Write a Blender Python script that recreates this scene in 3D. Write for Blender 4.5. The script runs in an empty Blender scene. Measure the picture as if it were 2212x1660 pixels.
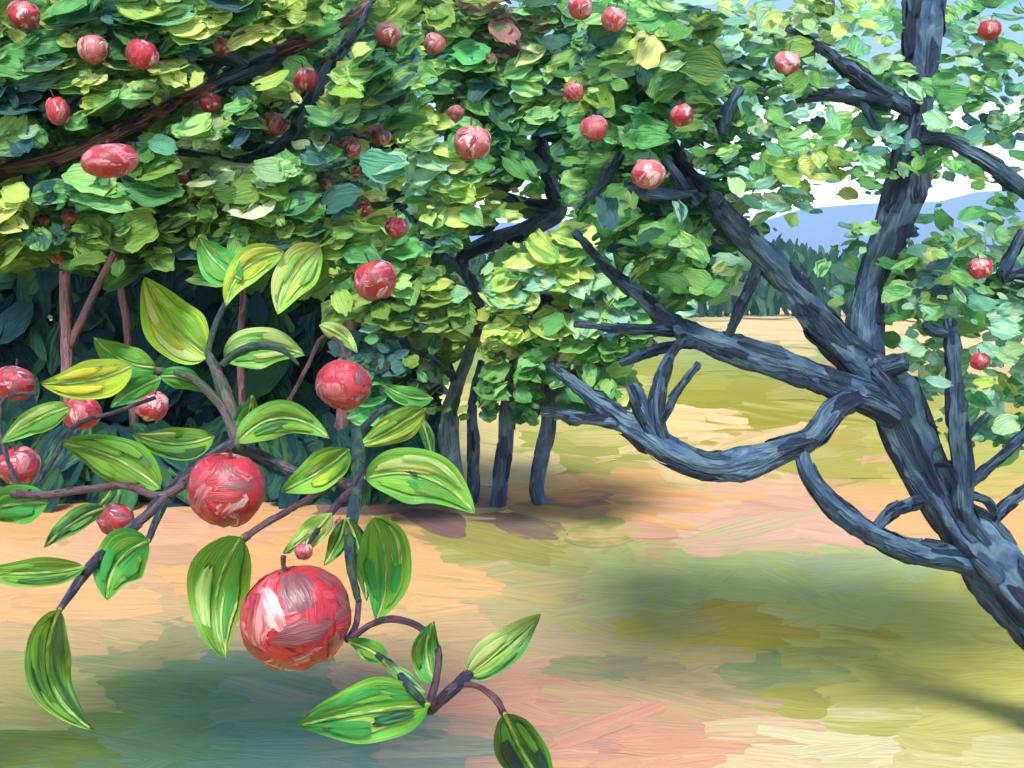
import bpy, math, random
import numpy as np
from mathutils import Vector, noise

# ------------------------------------------------------------------ camera, sky, sun, exposure
SC = bpy.context.scene
COL = SC.collection
W, H, F = 2212.0, 1660.0, 2372.0          # photograph measured on a 2212 x 1660 grid
CAMZ, HORIZON = 1.6, 650.0
PITCH = math.atan((H / 2 - HORIZON) / F)
cam_d = bpy.data.cameras.new('camera')
cam_d.sensor_width = 36.0
cam_d.lens = 36.0 * F / W
cam_d.clip_start, cam_d.clip_end = 0.05, 20000
cam = bpy.data.objects.new('camera', cam_d)
cam.location = (0, 0, CAMZ)
cam.rotation_euler = (math.pi / 2 - PITCH, 0, 0)
COL.objects.link(cam)
SC.camera = cam

SUN_EL, SUN_AZ = 55.0, 184.0              # azimuth: clockwise from +Y, so behind the camera
el, az = math.radians(SUN_EL), math.radians(SUN_AZ)
to_sun = Vector((math.sin(az) * math.cos(el), math.cos(az) * math.cos(el), math.sin(el)))
sd = bpy.data.lights.new('sun', 'SUN')
sd.energy, sd.angle, sd.color = 2.6, math.radians(18), (1.0, 0.97, 0.93)
sun = bpy.data.objects.new('sun', sd)
sun.rotation_euler = to_sun.to_track_quat('Z', 'Y').to_euler()
COL.objects.link(sun)

world = bpy.data.worlds.new('World')
SC.world = world
world.use_nodes = True
nt = world.node_tree
nt.nodes.clear()
sky = nt.nodes.new('ShaderNodeTexSky')
sky.sky_type = 'NISHITA'
sky.sun_disc = False
sky.sun_elevation, sky.sun_rotation = el, az
sky.altitude = 3000
sky.air_density, sky.dust_density, sky.ozone_density = 1.0, 0.1, 4.0
tc = nt.nodes.new('ShaderNodeTexCoord')
mp = nt.nodes.new('ShaderNodeMapping')
mp.inputs['Scale'].default_value = (3.0, 3.0, 9.0)
mp.inputs['Location'].default_value = (1.35, 0.6, 0.5)
nz = nt.nodes.new('ShaderNodeTexNoise')
nz.inputs['Scale'].default_value = 1.6
nz.inputs['Detail'].default_value = 5
rm = nt.nodes.new('ShaderNodeMapRange')
rm.inputs['From Min'].default_value, rm.inputs['From Max'].default_value = 0.50, 0.60
mx = nt.nodes.new('ShaderNodeMix')
mx.data_type = 'RGBA'
mx.inputs['B'].default_value = (42.0, 42.2, 42.7, 1)
bg = nt.nodes.new('ShaderNodeBackground')
bg.inputs['Strength'].default_value = 0.07
wo = nt.nodes.new('ShaderNodeOutputWorld')
L_ = nt.links.new
L_(tc.outputs['Generated'], mp.inputs['Vector'])
L_(mp.outputs['Vector'], nz.inputs['Vector'])
sp_ = nt.nodes.new('ShaderNodeSeparateXYZ')
low = nt.nodes.new('ShaderNodeMapRange')       # cloud banks gather towards the horizon all round
low.inputs['From Min'].default_value, low.inputs['From Max'].default_value = 0.07, 0.21
low.inputs['To Min'].default_value, low.inputs['To Max'].default_value = 0.18, -0.10
add = nt.nodes.new('ShaderNodeMath'); add.operation = 'ADD'
L_(tc.outputs['Generated'], sp_.inputs['Vector'])
L_(sp_.outputs['Z'], low.inputs['Value'])
L_(nz.outputs['Fac'], add.inputs[0]); L_(low.outputs['Result'], add.inputs[1])
L_(add.outputs['Value'], rm.inputs['Value'])
L_(rm.outputs['Result'], mx.inputs['Factor'])
L_(sky.outputs['Color'], mx.inputs['A'])
L_(mx.outputs['Result'], bg.inputs['Color'])
L_(bg.outputs['Background'], wo.inputs['Surface'])

SC.view_settings.view_transform = 'Standard'
SC.view_settings.look = 'None'
SC.view_settings.gamma = 1.0
SC.view_settings.use_curve_mapping = False
SC.view_settings.exposure = 1.95
SC.render.engine = 'CYCLES'
SC.cycles.use_denoising = True
SC.cycles.max_bounces = 4
SC.cycles.diffuse_bounces = 2
SC.cycles.use_adaptive_sampling = True
SC.cycles.adaptive_threshold = 0.02
SC.cycles.glossy_bounces = 2
SC.cycles.volume_bounces = 0
SC.cycles.sample_clamp_indirect = 6.0

# ------------------------------------------------------------------ helpers
ALB = 0.62
rng = random.Random(11)


def lin(c, k=ALB):
    out = []
    for v in c:
        v = v / 255.0
        out.append(k * (v / 12.92 if v <= 0.04045 else ((v + 0.055) / 1.055) ** 2.4))
    return tuple(out)


def vary(c, a=0.16, h=0.07):
    k = 1 + rng.uniform(-a, a)
    return tuple(max(0, min(0.9, x * k * (1 + rng.uniform(-h, h)))) for x in c)


FWD = Vector((0, math.cos(PITCH), -math.sin(PITCH)))
UP = Vector((0, math.sin(PITCH), math.cos(PITCH)))


def P(px, py, Y):
    d = FWD + UP * ((H / 2 - py) / F) + Vector((1, 0, 0)) * ((px - W / 2) / F)
    d = d * (Y / d.y)
    return Vector((d.x, d.y, d.z + CAMZ))


def G(px, py, z=0.0):
    d = FWD + UP * ((H / 2 - py) / F) + Vector((1, 0, 0)) * ((px - W / 2) / F)
    t = (z - CAMZ) / d.z
    return Vector((d.x * t, d.y * t, z))


def proj(v):
    q = Vector((v[0], v[1], v[2] - CAMZ))
    dep = q.dot(FWD)
    return W / 2 + F * q.x / dep, H / 2 - F * q.dot(UP) / dep


class Batch:
    """Collects patches; build() links them as one mesh object with two colour attributes and a UV map."""
    def __init__(s):
        s.v, s.f, s.uv, s.c1, s.c2 = [], [], [], [], []

    def grid(s, pts, uvs, nu, nv, c1, c2, wrap=False):
        o = len(s.v)
        s.v += pts
        s.uv += uvs
        s.c1 += c1 if isinstance(c1, list) else [c1] * len(pts)
        s.c2 += c2 if isinstance(c2, list) else [c2] * len(pts)
        for i in range(nu - 1):
            for j in range(nv - 1):
                a = o + i * nv + j
                s.f.append((a, a + 1, a + nv + 1, a + nv))

    def build(s, name, m, parent=None, origin=None, smooth=True, link=True):
        me = bpy.data.meshes.new(name)
        og = Vector(origin) if origin is not None else Vector((0, 0, 0))
        vv = np.array([(p[0] - og.x, p[1] - og.y, p[2] - og.z) for p in s.v], dtype=np.float32)
        me.from_pydata(vv.tolist(), [], s.f)
        me.update()
        for nm, cc in (('Col', s.c1), ('Col2', s.c2)):
            at = me.attributes.new(nm, 'FLOAT_COLOR', 'POINT')
            a = np.ones((len(cc), 4), dtype=np.float32)
            a[:, :3] = np.array(cc, dtype=np.float32)
            at.data.foreach_set('color', a.ravel())
        ul = me.uv_layers.new(name='UVMap')
        li = np.empty(len(me.loops), dtype=np.int32)
        me.loops.foreach_get('vertex_index', li)
        ul.data.foreach_set('uv', np.array(s.uv, dtype=np.float32)[li].ravel())
        if smooth:
            me.polygons.foreach_set('use_smooth', np.ones(len(me.polygons), dtype=bool))
        me.materials.append(m)
        if not link:
            return me
        ob = bpy.data.objects.new(name, me)
        COL.objects.link(ob)
        if parent is not None:
            ob.parent = parent
        elif origin is not None:
            ob.location = og
        return ob


def tag(o, label=None, cat=None, group=None, kind=None):
    if label: o['label'] = label
    if cat: o['category'] = cat
    if group: o['group'] = group
    if kind: o['kind'] = kind
    return o


def empty(name, loc):
    o = bpy.data.objects.new(name, None)
    o.location = loc
    o.empty_display_size = 0.1
    COL.objects.link(o)
    return o


def paint(name, bump=0.004, rough=0.42, spec=0.4, us=2.2, vs=7.0, fine=34.0, mixw=(0.42, 0.62), bstr=0.7, trans=0.0, amp=(0.72, 1.24)):
    """Thick streaky colour: two colours dragged together along the stroke, with bristle ridges."""
    m = bpy.data.materials.new(name)
    m.use_nodes = True
    t = m.node_tree
    n, l = t.nodes, t.links.new
    b = n['Principled BSDF']
    uv = n.new('ShaderNodeUVMap'); uv.uv_map = 'UVMap'
    m1 = n.new('ShaderNodeMapping'); m1.inputs['Scale'].default_value = (us, vs, 1)
    n1 = n.new('ShaderNodeTexNoise'); n1.inputs['Scale'].default_value = 1.0
    n1.inputs['Detail'].default_value = 3.0; n1.inputs['Distortion'].default_value = 0.6
    m2 = n.new('ShaderNodeMapping'); m2.inputs['Scale'].default_value = (us * 1.3, fine, 1)
    n2 = n.new('ShaderNodeTexNoise'); n2.inputs['Scale'].default_value = 1.0
    n2.inputs['Detail'].default_value = 2.0; n2.inputs['Distortion'].default_value = 0.3
    a1 = n.new('ShaderNodeAttribute'); a1.attribute_name = 'Col'
    a2 = n.new('ShaderNodeAttribute'); a2.attribute_name = 'Col2'
    mr = n.new('ShaderNodeMapRange'); mr.interpolation_type = 'SMOOTHSTEP'
    mr.inputs['From Min'].default_value, mr.inputs['From Max'].default_value = mixw
    mc = n.new('ShaderNodeMix'); mc.data_type = 'RGBA'
    br = n.new('ShaderNodeMapRange')
    br.inputs['From Min'].default_value, br.inputs['From Max'].default_value = 0.3, 0.7
    br.inputs['To Min'].default_value, br.inputs['To Max'].default_value = amp
    ml = n.new('ShaderNodeMix'); ml.data_type = 'RGBA'; ml.blend_type = 'MULTIPLY'
    ml.inputs['Factor'].default_value = 1.0
    ad = n.new('ShaderNodeMath'); ad.operation = 'ADD'
    bp = n.new('ShaderNodeBump')
    bp.inputs['Strength'].default_value = bstr
    bp.inputs['Distance'].default_value = bump
    for mm, nn in ((m1, n1), (m2, n2)):
        l(uv.outputs['UV'], mm.inputs['Vector']); l(mm.outputs['Vector'], nn.inputs['Vector'])
    l(n1.outputs['Fac'], mr.inputs['Value']); l(mr.outputs['Result'], mc.inputs['Factor'])
    l(a1.outputs['Color'], mc.inputs['A']); l(a2.outputs['Color'], mc.inputs['B'])
    l(n2.outputs['Fac'], br.inputs['Value'])
    l(mc.outputs['Result'], ml.inputs['A']); l(br.outputs['Result'], ml.inputs['B'])
    l(ml.outputs['Result'], b.inputs['Base Color'])
    l(n1.outputs['Fac'], ad.inputs[0]); l(n2.outputs['Fac'], ad.inputs[1])
    l(ad.outputs['Value'], bp.inputs['Height']); l(bp.outputs['Normal'], b.inputs['Normal'])
    b.inputs['Roughness'].default_value = rough
    b.inputs['Specular IOR Level'].default_value = spec
    if trans:
        tr = n.new('ShaderNodeBsdfTranslucent')
        ms = n.new('ShaderNodeMixShader'); ms.inputs['Fac'].default_value = trans
        l(ml.outputs['Result'], tr.inputs['Color']); l(bp.outputs['Normal'], tr.inputs['Normal'])
        l(b.outputs['BSDF'], ms.inputs[1]); l(tr.outputs['BSDF'], ms.inputs[2])
        l(ms.outputs['Shader'], n['Material Output'].inputs['Surface'])
    return m


M_LEAF = paint('leaf_green', bump=0.014, rough=0.5, spec=0.3, us=1.6, vs=3.0, fine=14, amp=(0.8, 1.16), trans=0.42)
M_THICK = paint('undergrowth_green', bump=0.01, rough=0.85, spec=0.08)
M_BIGLEAF = paint('broad_leaf_green', bump=0.0016, rough=0.5, spec=0.3, us=1.3, vs=3.0, fine=30, mixw=(0.4, 0.72))
M_BARK = paint('bark', bump=0.02, rough=0.55, spec=0.3, us=1.3, vs=4.0, fine=16, bstr=1.0, mixw=(0.42, 0.6))
M_TWIG = paint('twig_bark', bump=0.003, rough=0.5, spec=0.3, us=10.0, vs=5.0, fine=16)
M_APPLE = paint('apple_skin', bump=0.0014, rough=0.4, spec=0.45, us=1.4, vs=3.0, fine=14)
M_GRASS = paint('meadow_grass', bump=0.02, rough=0.9, spec=0.05, us=1.5, vs=3.0, fine=17, bstr=0.25, amp=(0.88, 1.09))
M_FAR = paint('far_foliage', bump=0.05, rough=0.8, spec=0.1)


def dab(B, pos, t, n, L, Wd, c1, c2, nu=5, nv=4, leafy=0.5, bend=0.12, rag=0.16):
    """One brushed leaf: a ragged curved patch at pos, along t, facing n."""
    b = n.cross(t).normalized()
    ou, ov = rng.randrange(60), rng.randrange(60)
    pts, uvs = [], []
    e1, e2 = rng.uniform(-0.14, 0.14), rng.uniform(-bend, bend) * 0.7
    cv = rng.uniform(-0.18, 0.18)
    pw = rng.uniform(2.0, 3.4)
    for i in range(nu):
        u = 0.5 - 0.5 * math.cos(math.pi * i / (nu - 1))
        a_ = abs(2 * u - 1)
        w = (1 - leafy) * max(0.16, (1 - a_ ** pw)) ** (1 / pw) + leafy * (0.06 + 0.94 * math.sin(math.pi * u))
        for j in range(nv):
            v = j / (nv - 1) - 0.5
            uu = u - 0.5
            if i in (0, nu - 1): uu += rng.uniform(-rag, rag) * 0.35
            side = w * (1 + (rng.uniform(-rag, rag) * 0.6 if j in (0, nv - 1) else 0))
            rim = 0.10 * abs(2 * v) ** 3
            q = pos + t * (L * uu) + b * (Wd * (v * side + cv * (4 * uu * uu - 1) * 0.5)) \
                + n * (L * (e2 * 4 * uu * uu + e1 * v * uu) + Wd * rim)
            pts.append(q)
            uvs.append((u + ou, v + ov))
    B.grid(pts, uvs, nu, nv, c1, c2)


def surf_dab(B, S, u0, v0, ang, du, dv, off, c1, c2, nu=6, nv=4, rag=0.15, ek=0.45):
    """A stroke laid on the surface S(u, v, offset)."""
    ou, ov = rng.randrange(60), rng.randrange(60)
    ca, sa = math.cos(ang), math.sin(ang)
    pts, uvs = [], []
    for i in range(nu):
        a = i / (nu - 1) - 0.5
        w = math.sin(math.pi * (0.1 + 0.8 * (a + 0.5))) ** 0.4
        for j in range(nv):
            b = j / (nv - 1) - 0.5
            aa = a + (rng.uniform(-rag, rag) if i in (0, nu - 1) else 0)
            bb = b * w * (1 + (rng.uniform(-rag, rag) if j in (0, nv - 1) else 0))
            x, y = aa * du, bb * dv
            edge = 1.0 if (0 < i < nu - 1 and 0 < j < nv - 1) else ek
            pts.append(S(u0 + ca * x - sa * y, v0 + sa * x + ca * y, off * edge))
            uvs.append((a + ou, b + ov))
    B.grid(pts, uvs, nu, nv, c1, c2)


def catmull(pts, n):
    """pts: tuples of floats; n samples per span."""
    out = []
    k = len(pts)
    for i in range(k - 1):
        p0, p1, p2, p3 = pts[max(i - 1, 0)], pts[i], pts[i + 1], pts[min(i + 2, k - 1)]
        for s in range(n):
            t = s / n
            out.append(tuple(0.5 * (2 * b + (c - a) * t + (2 * a - 5 * b + 4 * c - d) * t * t + (3 * b - a - 3 * c + d) * t ** 3)
                             for a, b, c, d in zip(p0, p1, p2, p3)))
    out.append(pts[-1])
    return out


def limb(pts, c1s, c2s, B=None, seg=16, step=0.02, rough=0.16, strokes=0.0, kn=1.0):
    """pts: (Vector, radius) -> tapered, knotted, brushed limb collected in B."""
    B = B or Batch()
    raw = [(p.x, p.y, p.z, r) for p, r in pts]
    dense = catmull(raw, 12)
    # resample by length
    path, acc = [dense[0]], 0.0
    for q in dense[1:]:
        d = math.dist(q[:3], path[-1][:3])
        if d >= step or q is dense[-1]:
            path.append(q)
    n = len(path)
    C = [Vector(q[:3]) for q in path]
    R = [max(0.0015, q[3]) for q in path]
    T = [((C[min(i + 1, n - 1)] - C[max(i - 1, 0)]).normalized()) for i in range(n)]
    ref = Vector((0.3, -0.9, 0.2)).cross(T[0])
    A = (ref if ref.length > 0.1 else Vector((1, 0, 0)).cross(T[0])).normalized()
    frames = []
    for i in range(n):
        A = (A - T[i] * A.dot(T[i])).normalized()
        frames.append((A.copy(), T[i].cross(A)))
    sd0 = rng.uniform(0, 100)
    dist = [0.0]
    for i in range(1, n):
        dist.append(dist[-1] + (C[i] - C[i - 1]).length)
    tot = dist[-1]

    def S(u, v, off=0.0):
        x = max(0, min(n - 1.001, u * (n - 1)))
        i = int(x); f = x - i
        c = C[i].lerp(C[i + 1], f); r = R[i] * (1 - f) + R[i + 1] * f
        a, b = frames[i]
        th = v * 2 * math.pi
        dd = dist[i] * (1 - f) + dist[i + 1] * f
        k = 1 + rough * noise.noise(Vector((dd / (r * 5 + 0.01), math.cos(th) * 1.6 + sd0, math.sin(th) * 1.6))) * 1.6 \
              + rough * 0.7 * noise.noise(Vector((dd / (r * 1.6 + 0.01), math.cos(th) * 4 + sd0, math.sin(th) * 4)))
        k += 0.18 * kn * rough * 5 * max(0, noise.noise(Vector((dd / (r * 7 + 0.02) + sd0, 3.3, 0))) - 0.15)
        return c + (a * math.cos(th) + b * math.sin(th)) * (r * k + off)

    pts3, uvs, k1, k2 = [], [], [], []
    for i in range(n):
        cc1, cc2 = vary(rng.choice(c1s), 0.1), vary(rng.choice(c2s), 0.1)
        for j in range(seg + 1):
            pts3.append(S(i / (n - 1), j / seg))
            uvs.append((dist[i] / 0.16, j / seg))
            k1.append(c1s[0]); k2.append(c2s[0])
    B.grid(pts3, uvs, n, seg + 1, k1, k2)
    for end in (0, n - 1):       # caps
        o = len(B.v)
        B.v += [C[end] + T[end] * (R[end] * (0.35 if end else -0.35))]
        B.uv += [(0, 0)]; B.c1 += [c1s[0]]; B.c2 += [c2s[0]]
        base = o - n * (seg + 1) + end * (seg + 1) if end == 0 else None
        if end == 0:
            s0 = o - n * (seg + 1)
            for j in range(seg): B.f.append((o, s0 + j + 1, s0 + j))
        else:
            s0 = o - 1 - (seg + 1)
            for j in range(seg): B.f.append((o, s0 + j, s0 + j + 1))
    if strokes:
        rm_ = sum(R) / n
        cnt = int(strokes * tot / (rm_ * 2) * 3)
        for _ in range(cnt):
            u0, v0 = rng.random(), rng.random()
            r = R[int(u0 * (n - 1))]
            surf_dab(B, S, u0, v0, 0.0, rng.uniform(1.6, 4.4) * min(r, 0.075) / tot, rng.uniform(0.08, 0.20) * min(1, 0.075 / r),
                     r * rng.uniform(0.06, 0.2), vary(rng.choice(c1s), 0.2), vary(rng.choice(c2s), 0.2), 7, 4)
    return B


# ------------------------------------------------------------------ ground, meadow strokes
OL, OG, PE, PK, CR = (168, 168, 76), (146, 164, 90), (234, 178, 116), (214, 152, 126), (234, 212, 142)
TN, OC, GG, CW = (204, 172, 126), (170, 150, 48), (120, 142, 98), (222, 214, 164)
GROUND = [  # x, y, colour of the grass or bare soil there, some points with tree shade painted in
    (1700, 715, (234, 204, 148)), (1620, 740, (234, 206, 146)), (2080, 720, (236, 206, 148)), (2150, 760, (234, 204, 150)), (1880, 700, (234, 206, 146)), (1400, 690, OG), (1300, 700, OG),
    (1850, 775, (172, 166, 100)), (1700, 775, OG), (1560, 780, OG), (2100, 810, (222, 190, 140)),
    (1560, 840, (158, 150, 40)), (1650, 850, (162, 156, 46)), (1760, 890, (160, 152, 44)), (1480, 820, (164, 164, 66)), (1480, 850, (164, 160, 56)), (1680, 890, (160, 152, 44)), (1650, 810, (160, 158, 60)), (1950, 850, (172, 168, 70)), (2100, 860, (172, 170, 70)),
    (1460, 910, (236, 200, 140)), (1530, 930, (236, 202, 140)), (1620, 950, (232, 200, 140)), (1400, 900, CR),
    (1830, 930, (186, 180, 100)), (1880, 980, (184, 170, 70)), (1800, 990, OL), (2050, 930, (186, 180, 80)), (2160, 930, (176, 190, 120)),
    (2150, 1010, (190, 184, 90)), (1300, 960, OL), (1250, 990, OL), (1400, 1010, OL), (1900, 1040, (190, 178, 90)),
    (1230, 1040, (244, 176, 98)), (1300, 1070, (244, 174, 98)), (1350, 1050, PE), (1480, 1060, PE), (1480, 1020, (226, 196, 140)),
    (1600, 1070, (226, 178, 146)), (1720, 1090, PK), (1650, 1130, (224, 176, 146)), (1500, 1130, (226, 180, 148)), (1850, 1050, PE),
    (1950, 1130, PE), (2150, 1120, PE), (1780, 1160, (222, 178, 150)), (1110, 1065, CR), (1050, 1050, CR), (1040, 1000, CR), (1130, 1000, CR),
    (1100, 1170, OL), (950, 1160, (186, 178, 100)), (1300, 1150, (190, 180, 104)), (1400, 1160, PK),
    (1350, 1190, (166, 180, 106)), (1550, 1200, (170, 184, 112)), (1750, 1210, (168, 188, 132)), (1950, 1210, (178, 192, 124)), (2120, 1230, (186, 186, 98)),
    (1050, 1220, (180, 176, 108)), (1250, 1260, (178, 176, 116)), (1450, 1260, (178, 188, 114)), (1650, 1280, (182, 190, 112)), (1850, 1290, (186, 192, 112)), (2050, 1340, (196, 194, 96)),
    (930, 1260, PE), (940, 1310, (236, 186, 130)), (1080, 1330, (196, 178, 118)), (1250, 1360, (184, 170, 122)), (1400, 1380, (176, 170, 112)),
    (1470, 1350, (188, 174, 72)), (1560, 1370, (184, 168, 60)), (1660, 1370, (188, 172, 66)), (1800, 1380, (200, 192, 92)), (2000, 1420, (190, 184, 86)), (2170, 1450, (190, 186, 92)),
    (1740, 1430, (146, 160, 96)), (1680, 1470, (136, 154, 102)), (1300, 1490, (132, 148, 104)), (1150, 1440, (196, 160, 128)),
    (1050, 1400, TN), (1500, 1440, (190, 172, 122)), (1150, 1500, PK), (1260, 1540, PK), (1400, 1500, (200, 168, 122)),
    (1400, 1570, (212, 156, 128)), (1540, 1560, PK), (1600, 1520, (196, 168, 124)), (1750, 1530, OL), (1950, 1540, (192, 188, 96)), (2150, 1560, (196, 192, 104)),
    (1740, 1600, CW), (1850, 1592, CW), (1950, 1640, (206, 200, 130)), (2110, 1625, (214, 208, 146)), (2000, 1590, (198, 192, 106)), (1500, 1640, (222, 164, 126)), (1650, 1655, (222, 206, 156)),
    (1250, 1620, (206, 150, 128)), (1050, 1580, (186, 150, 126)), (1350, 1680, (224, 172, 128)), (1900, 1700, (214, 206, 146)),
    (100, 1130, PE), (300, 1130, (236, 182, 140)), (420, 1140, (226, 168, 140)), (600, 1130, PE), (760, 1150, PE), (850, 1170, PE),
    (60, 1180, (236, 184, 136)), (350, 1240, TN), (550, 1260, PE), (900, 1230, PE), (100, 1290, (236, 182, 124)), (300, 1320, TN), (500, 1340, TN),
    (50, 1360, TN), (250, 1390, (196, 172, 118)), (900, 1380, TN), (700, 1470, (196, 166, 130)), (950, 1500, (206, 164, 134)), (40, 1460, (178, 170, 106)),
    (300, 1450, (122, 148, 102)), (450, 1440, (122, 148, 104)), (600, 1470, (112, 144, 122)), (250, 1530, (112, 138, 74)), (450, 1550, (112, 148, 108)),  # here and next row: greens darkened, crown shade put into the grass colour
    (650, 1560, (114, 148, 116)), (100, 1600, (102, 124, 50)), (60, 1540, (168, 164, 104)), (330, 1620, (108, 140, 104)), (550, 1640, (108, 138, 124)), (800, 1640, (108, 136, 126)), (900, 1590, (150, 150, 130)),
    (870, 1112, (136, 106, 100)), (960, 1128, (128, 102, 98)), (1050, 1124, (126, 100, 98)), (1150, 1120, (128, 100, 96)), (1225, 1108, (140, 110, 98)), (1120, 1142, (140, 116, 100)), (-300, 1200, PE), (-300, 1500, (130, 150, 100)), (2500, 1300, OL), (2600, 1600, OL), (2500, 1050, PE), (-300, 1000, GG),  # dull mauve points below the middle trunks: tree shade painted into the ground
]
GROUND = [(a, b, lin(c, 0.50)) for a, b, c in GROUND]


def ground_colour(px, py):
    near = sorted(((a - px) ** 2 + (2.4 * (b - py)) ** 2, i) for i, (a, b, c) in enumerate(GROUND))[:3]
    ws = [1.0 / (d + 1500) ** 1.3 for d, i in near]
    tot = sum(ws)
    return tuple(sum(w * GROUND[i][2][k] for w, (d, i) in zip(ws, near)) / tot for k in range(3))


gm = bpy.data.materials.new('meadow_soil')
gm.use_nodes = True
t = gm.node_tree
gb = t.nodes['Principled BSDF']
gb.inputs['Roughness'].default_value = 0.9
gn = t.nodes.new('ShaderNodeTexNoise'); gn.inputs['Scale'].default_value = 0.9; gn.inputs['Detail'].default_value = 6
gt = t.nodes.new('ShaderNodeTexCoord')
gr = t.nodes.new('ShaderNodeValToRGB')
gr.color_ramp.elements[0].position, gr.color_ramp.elements[0].color = 0.38, (*lin(OG), 1)
gr.color_ramp.elements[1].position, gr.color_ramp.elements[1].color = 0.62, (*lin(PE), 1)
e = gr.color_ramp.elements.new(0.5); e.color = (*lin(OL), 1)
t.links.new(gt.outputs['Object'], gn.inputs['Vector'])
t.links.new(gn.outputs['Fac'], gr.inputs['Fac'])
t.links.new(gr.outputs['Color'], gb.inputs['Base Color'])
B = Batch()
xs = [-4200, -2000, -300, -60, -15, 0, 15, 60, 300, 2000, 4200]
ys = [-600, -60, -8, 0, 8, 20, 60, 200, 1000, 2000, 2900]
B.grid([Vector((x, y, 0)) for x in xs for y in ys], [(x, y) for x in xs for y in ys], len(xs), len(ys), (0.3, 0.3, 0.1), (0.3, 0.3, 0.1))
B.f = [tuple(reversed(f)) for f in B.f]
tag(B.build('ground', gm, smooth=False), 'open orchard floor of olive grass and bare peach soil', 'ground', kind='structure')

B = Batch()
for k in range(4600):
    py = 668 + 1250 * rng.random() ** 1.05
    px = rng.uniform(-700, 2900)
    if px < 900 and py < 1090:
        continue
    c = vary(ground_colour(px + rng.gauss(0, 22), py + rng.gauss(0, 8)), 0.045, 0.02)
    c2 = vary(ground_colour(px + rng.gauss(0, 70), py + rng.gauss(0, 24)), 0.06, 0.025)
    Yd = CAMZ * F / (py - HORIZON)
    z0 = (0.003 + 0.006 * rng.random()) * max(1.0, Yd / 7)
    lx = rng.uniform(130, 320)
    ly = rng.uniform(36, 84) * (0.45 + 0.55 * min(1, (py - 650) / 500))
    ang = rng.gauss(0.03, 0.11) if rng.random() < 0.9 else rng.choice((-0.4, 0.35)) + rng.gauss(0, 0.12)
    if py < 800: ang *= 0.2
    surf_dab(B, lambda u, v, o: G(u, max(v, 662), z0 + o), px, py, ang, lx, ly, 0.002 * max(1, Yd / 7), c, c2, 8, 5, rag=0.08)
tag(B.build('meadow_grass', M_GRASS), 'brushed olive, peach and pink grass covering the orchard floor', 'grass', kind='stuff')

# ------------------------------------------------------------------ hills, far wood
hm = bpy.data.materials.new('hill_forest')
hm.use_nodes = True
hb = hm.node_tree.nodes['Principled BSDF']
hb.inputs['Base Color'].default_value = (0.04, 0.07, 0.11, 1)
hb.inputs['Roughness'].default_value = 1.0
B = Batch()
pts, uvs = [], []
nx, ny = 90, 7
prof = [(-4000, 520), (400, 500), (900, 480), (1300, 476), (1650, 474), (1740, 447), (1880, 440), (1990, 438), (2070, 424), (2150, 402), (2230, 420), (2350, 440), (2700, 470), (6000, 520)]
for i in range(nx):
    px = -2200 + 6600 * i / (nx - 1)
    yy = np.interp(px, [a for a, b in prof], [b for a, b in prof])
    ztop = (HORIZON - yy) / F * 2600
    for j in range(ny):
        s = j / (ny - 1)
        X = (px - W / 2) / F * 2600
        pts.append(Vector((X, 1900 + 700 * s + 40 * noise.noise(Vector((X / 300, s * 3, 0))), -2 + (ztop + 8 * noise.noise(Vector((X / 60, 0, 4)))) * s ** 1.3)))
        uvs.append((i / 10, s))
for i in range(nx):     # far slope down again
    pass
B.grid(pts, uvs, nx, ny, (0.05, 0.08, 0.1), (0.05, 0.08, 0.1))
B.f = [tuple(reversed(f)) for f in B.f]
tag(B.build('hills', hm), 'long blue mountain ridge on the horizon under white cloud', 'mountain', kind='structure')

B = Batch()
fc = [lin(c, 0.36) for c in ((62, 118, 88), (48, 100, 78), (78, 132, 98), (40, 84, 70), (58, 110, 72), (92, 144, 108))]
for k in range(8000):
    X = rng.uniform(-95, 110)
    Y = rng.uniform(94, 108)
    top = 5.6 + 1.3 * noise.noise(Vector((X / 7, 0, 0))) + 0.9 * noise.noise(Vector((X / 2.2, 5, 0))) + (Y - 94) * 0.06
    z = max(0.4, top * rng.random() ** 0.8)
    dab(B, Vector((X, Y, z)), Vector((rng.gauss(0, 0.35), rng.gauss(0, 0.1), 1)).normalized(), Vector((rng.gauss(0, 0.4), -1, 0.3)).normalized(),
        rng.uniform(1.0, 2.4), rng.uniform(0.35, 0.9), vary(rng.choice(fc), 0.25), vary(rng.choice(fc), 0.25), 4, 3)
tag(B.build('forest', M_FAR), 'distant teal wood along the far edge of the meadow', 'wood', kind='stuff')

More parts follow.
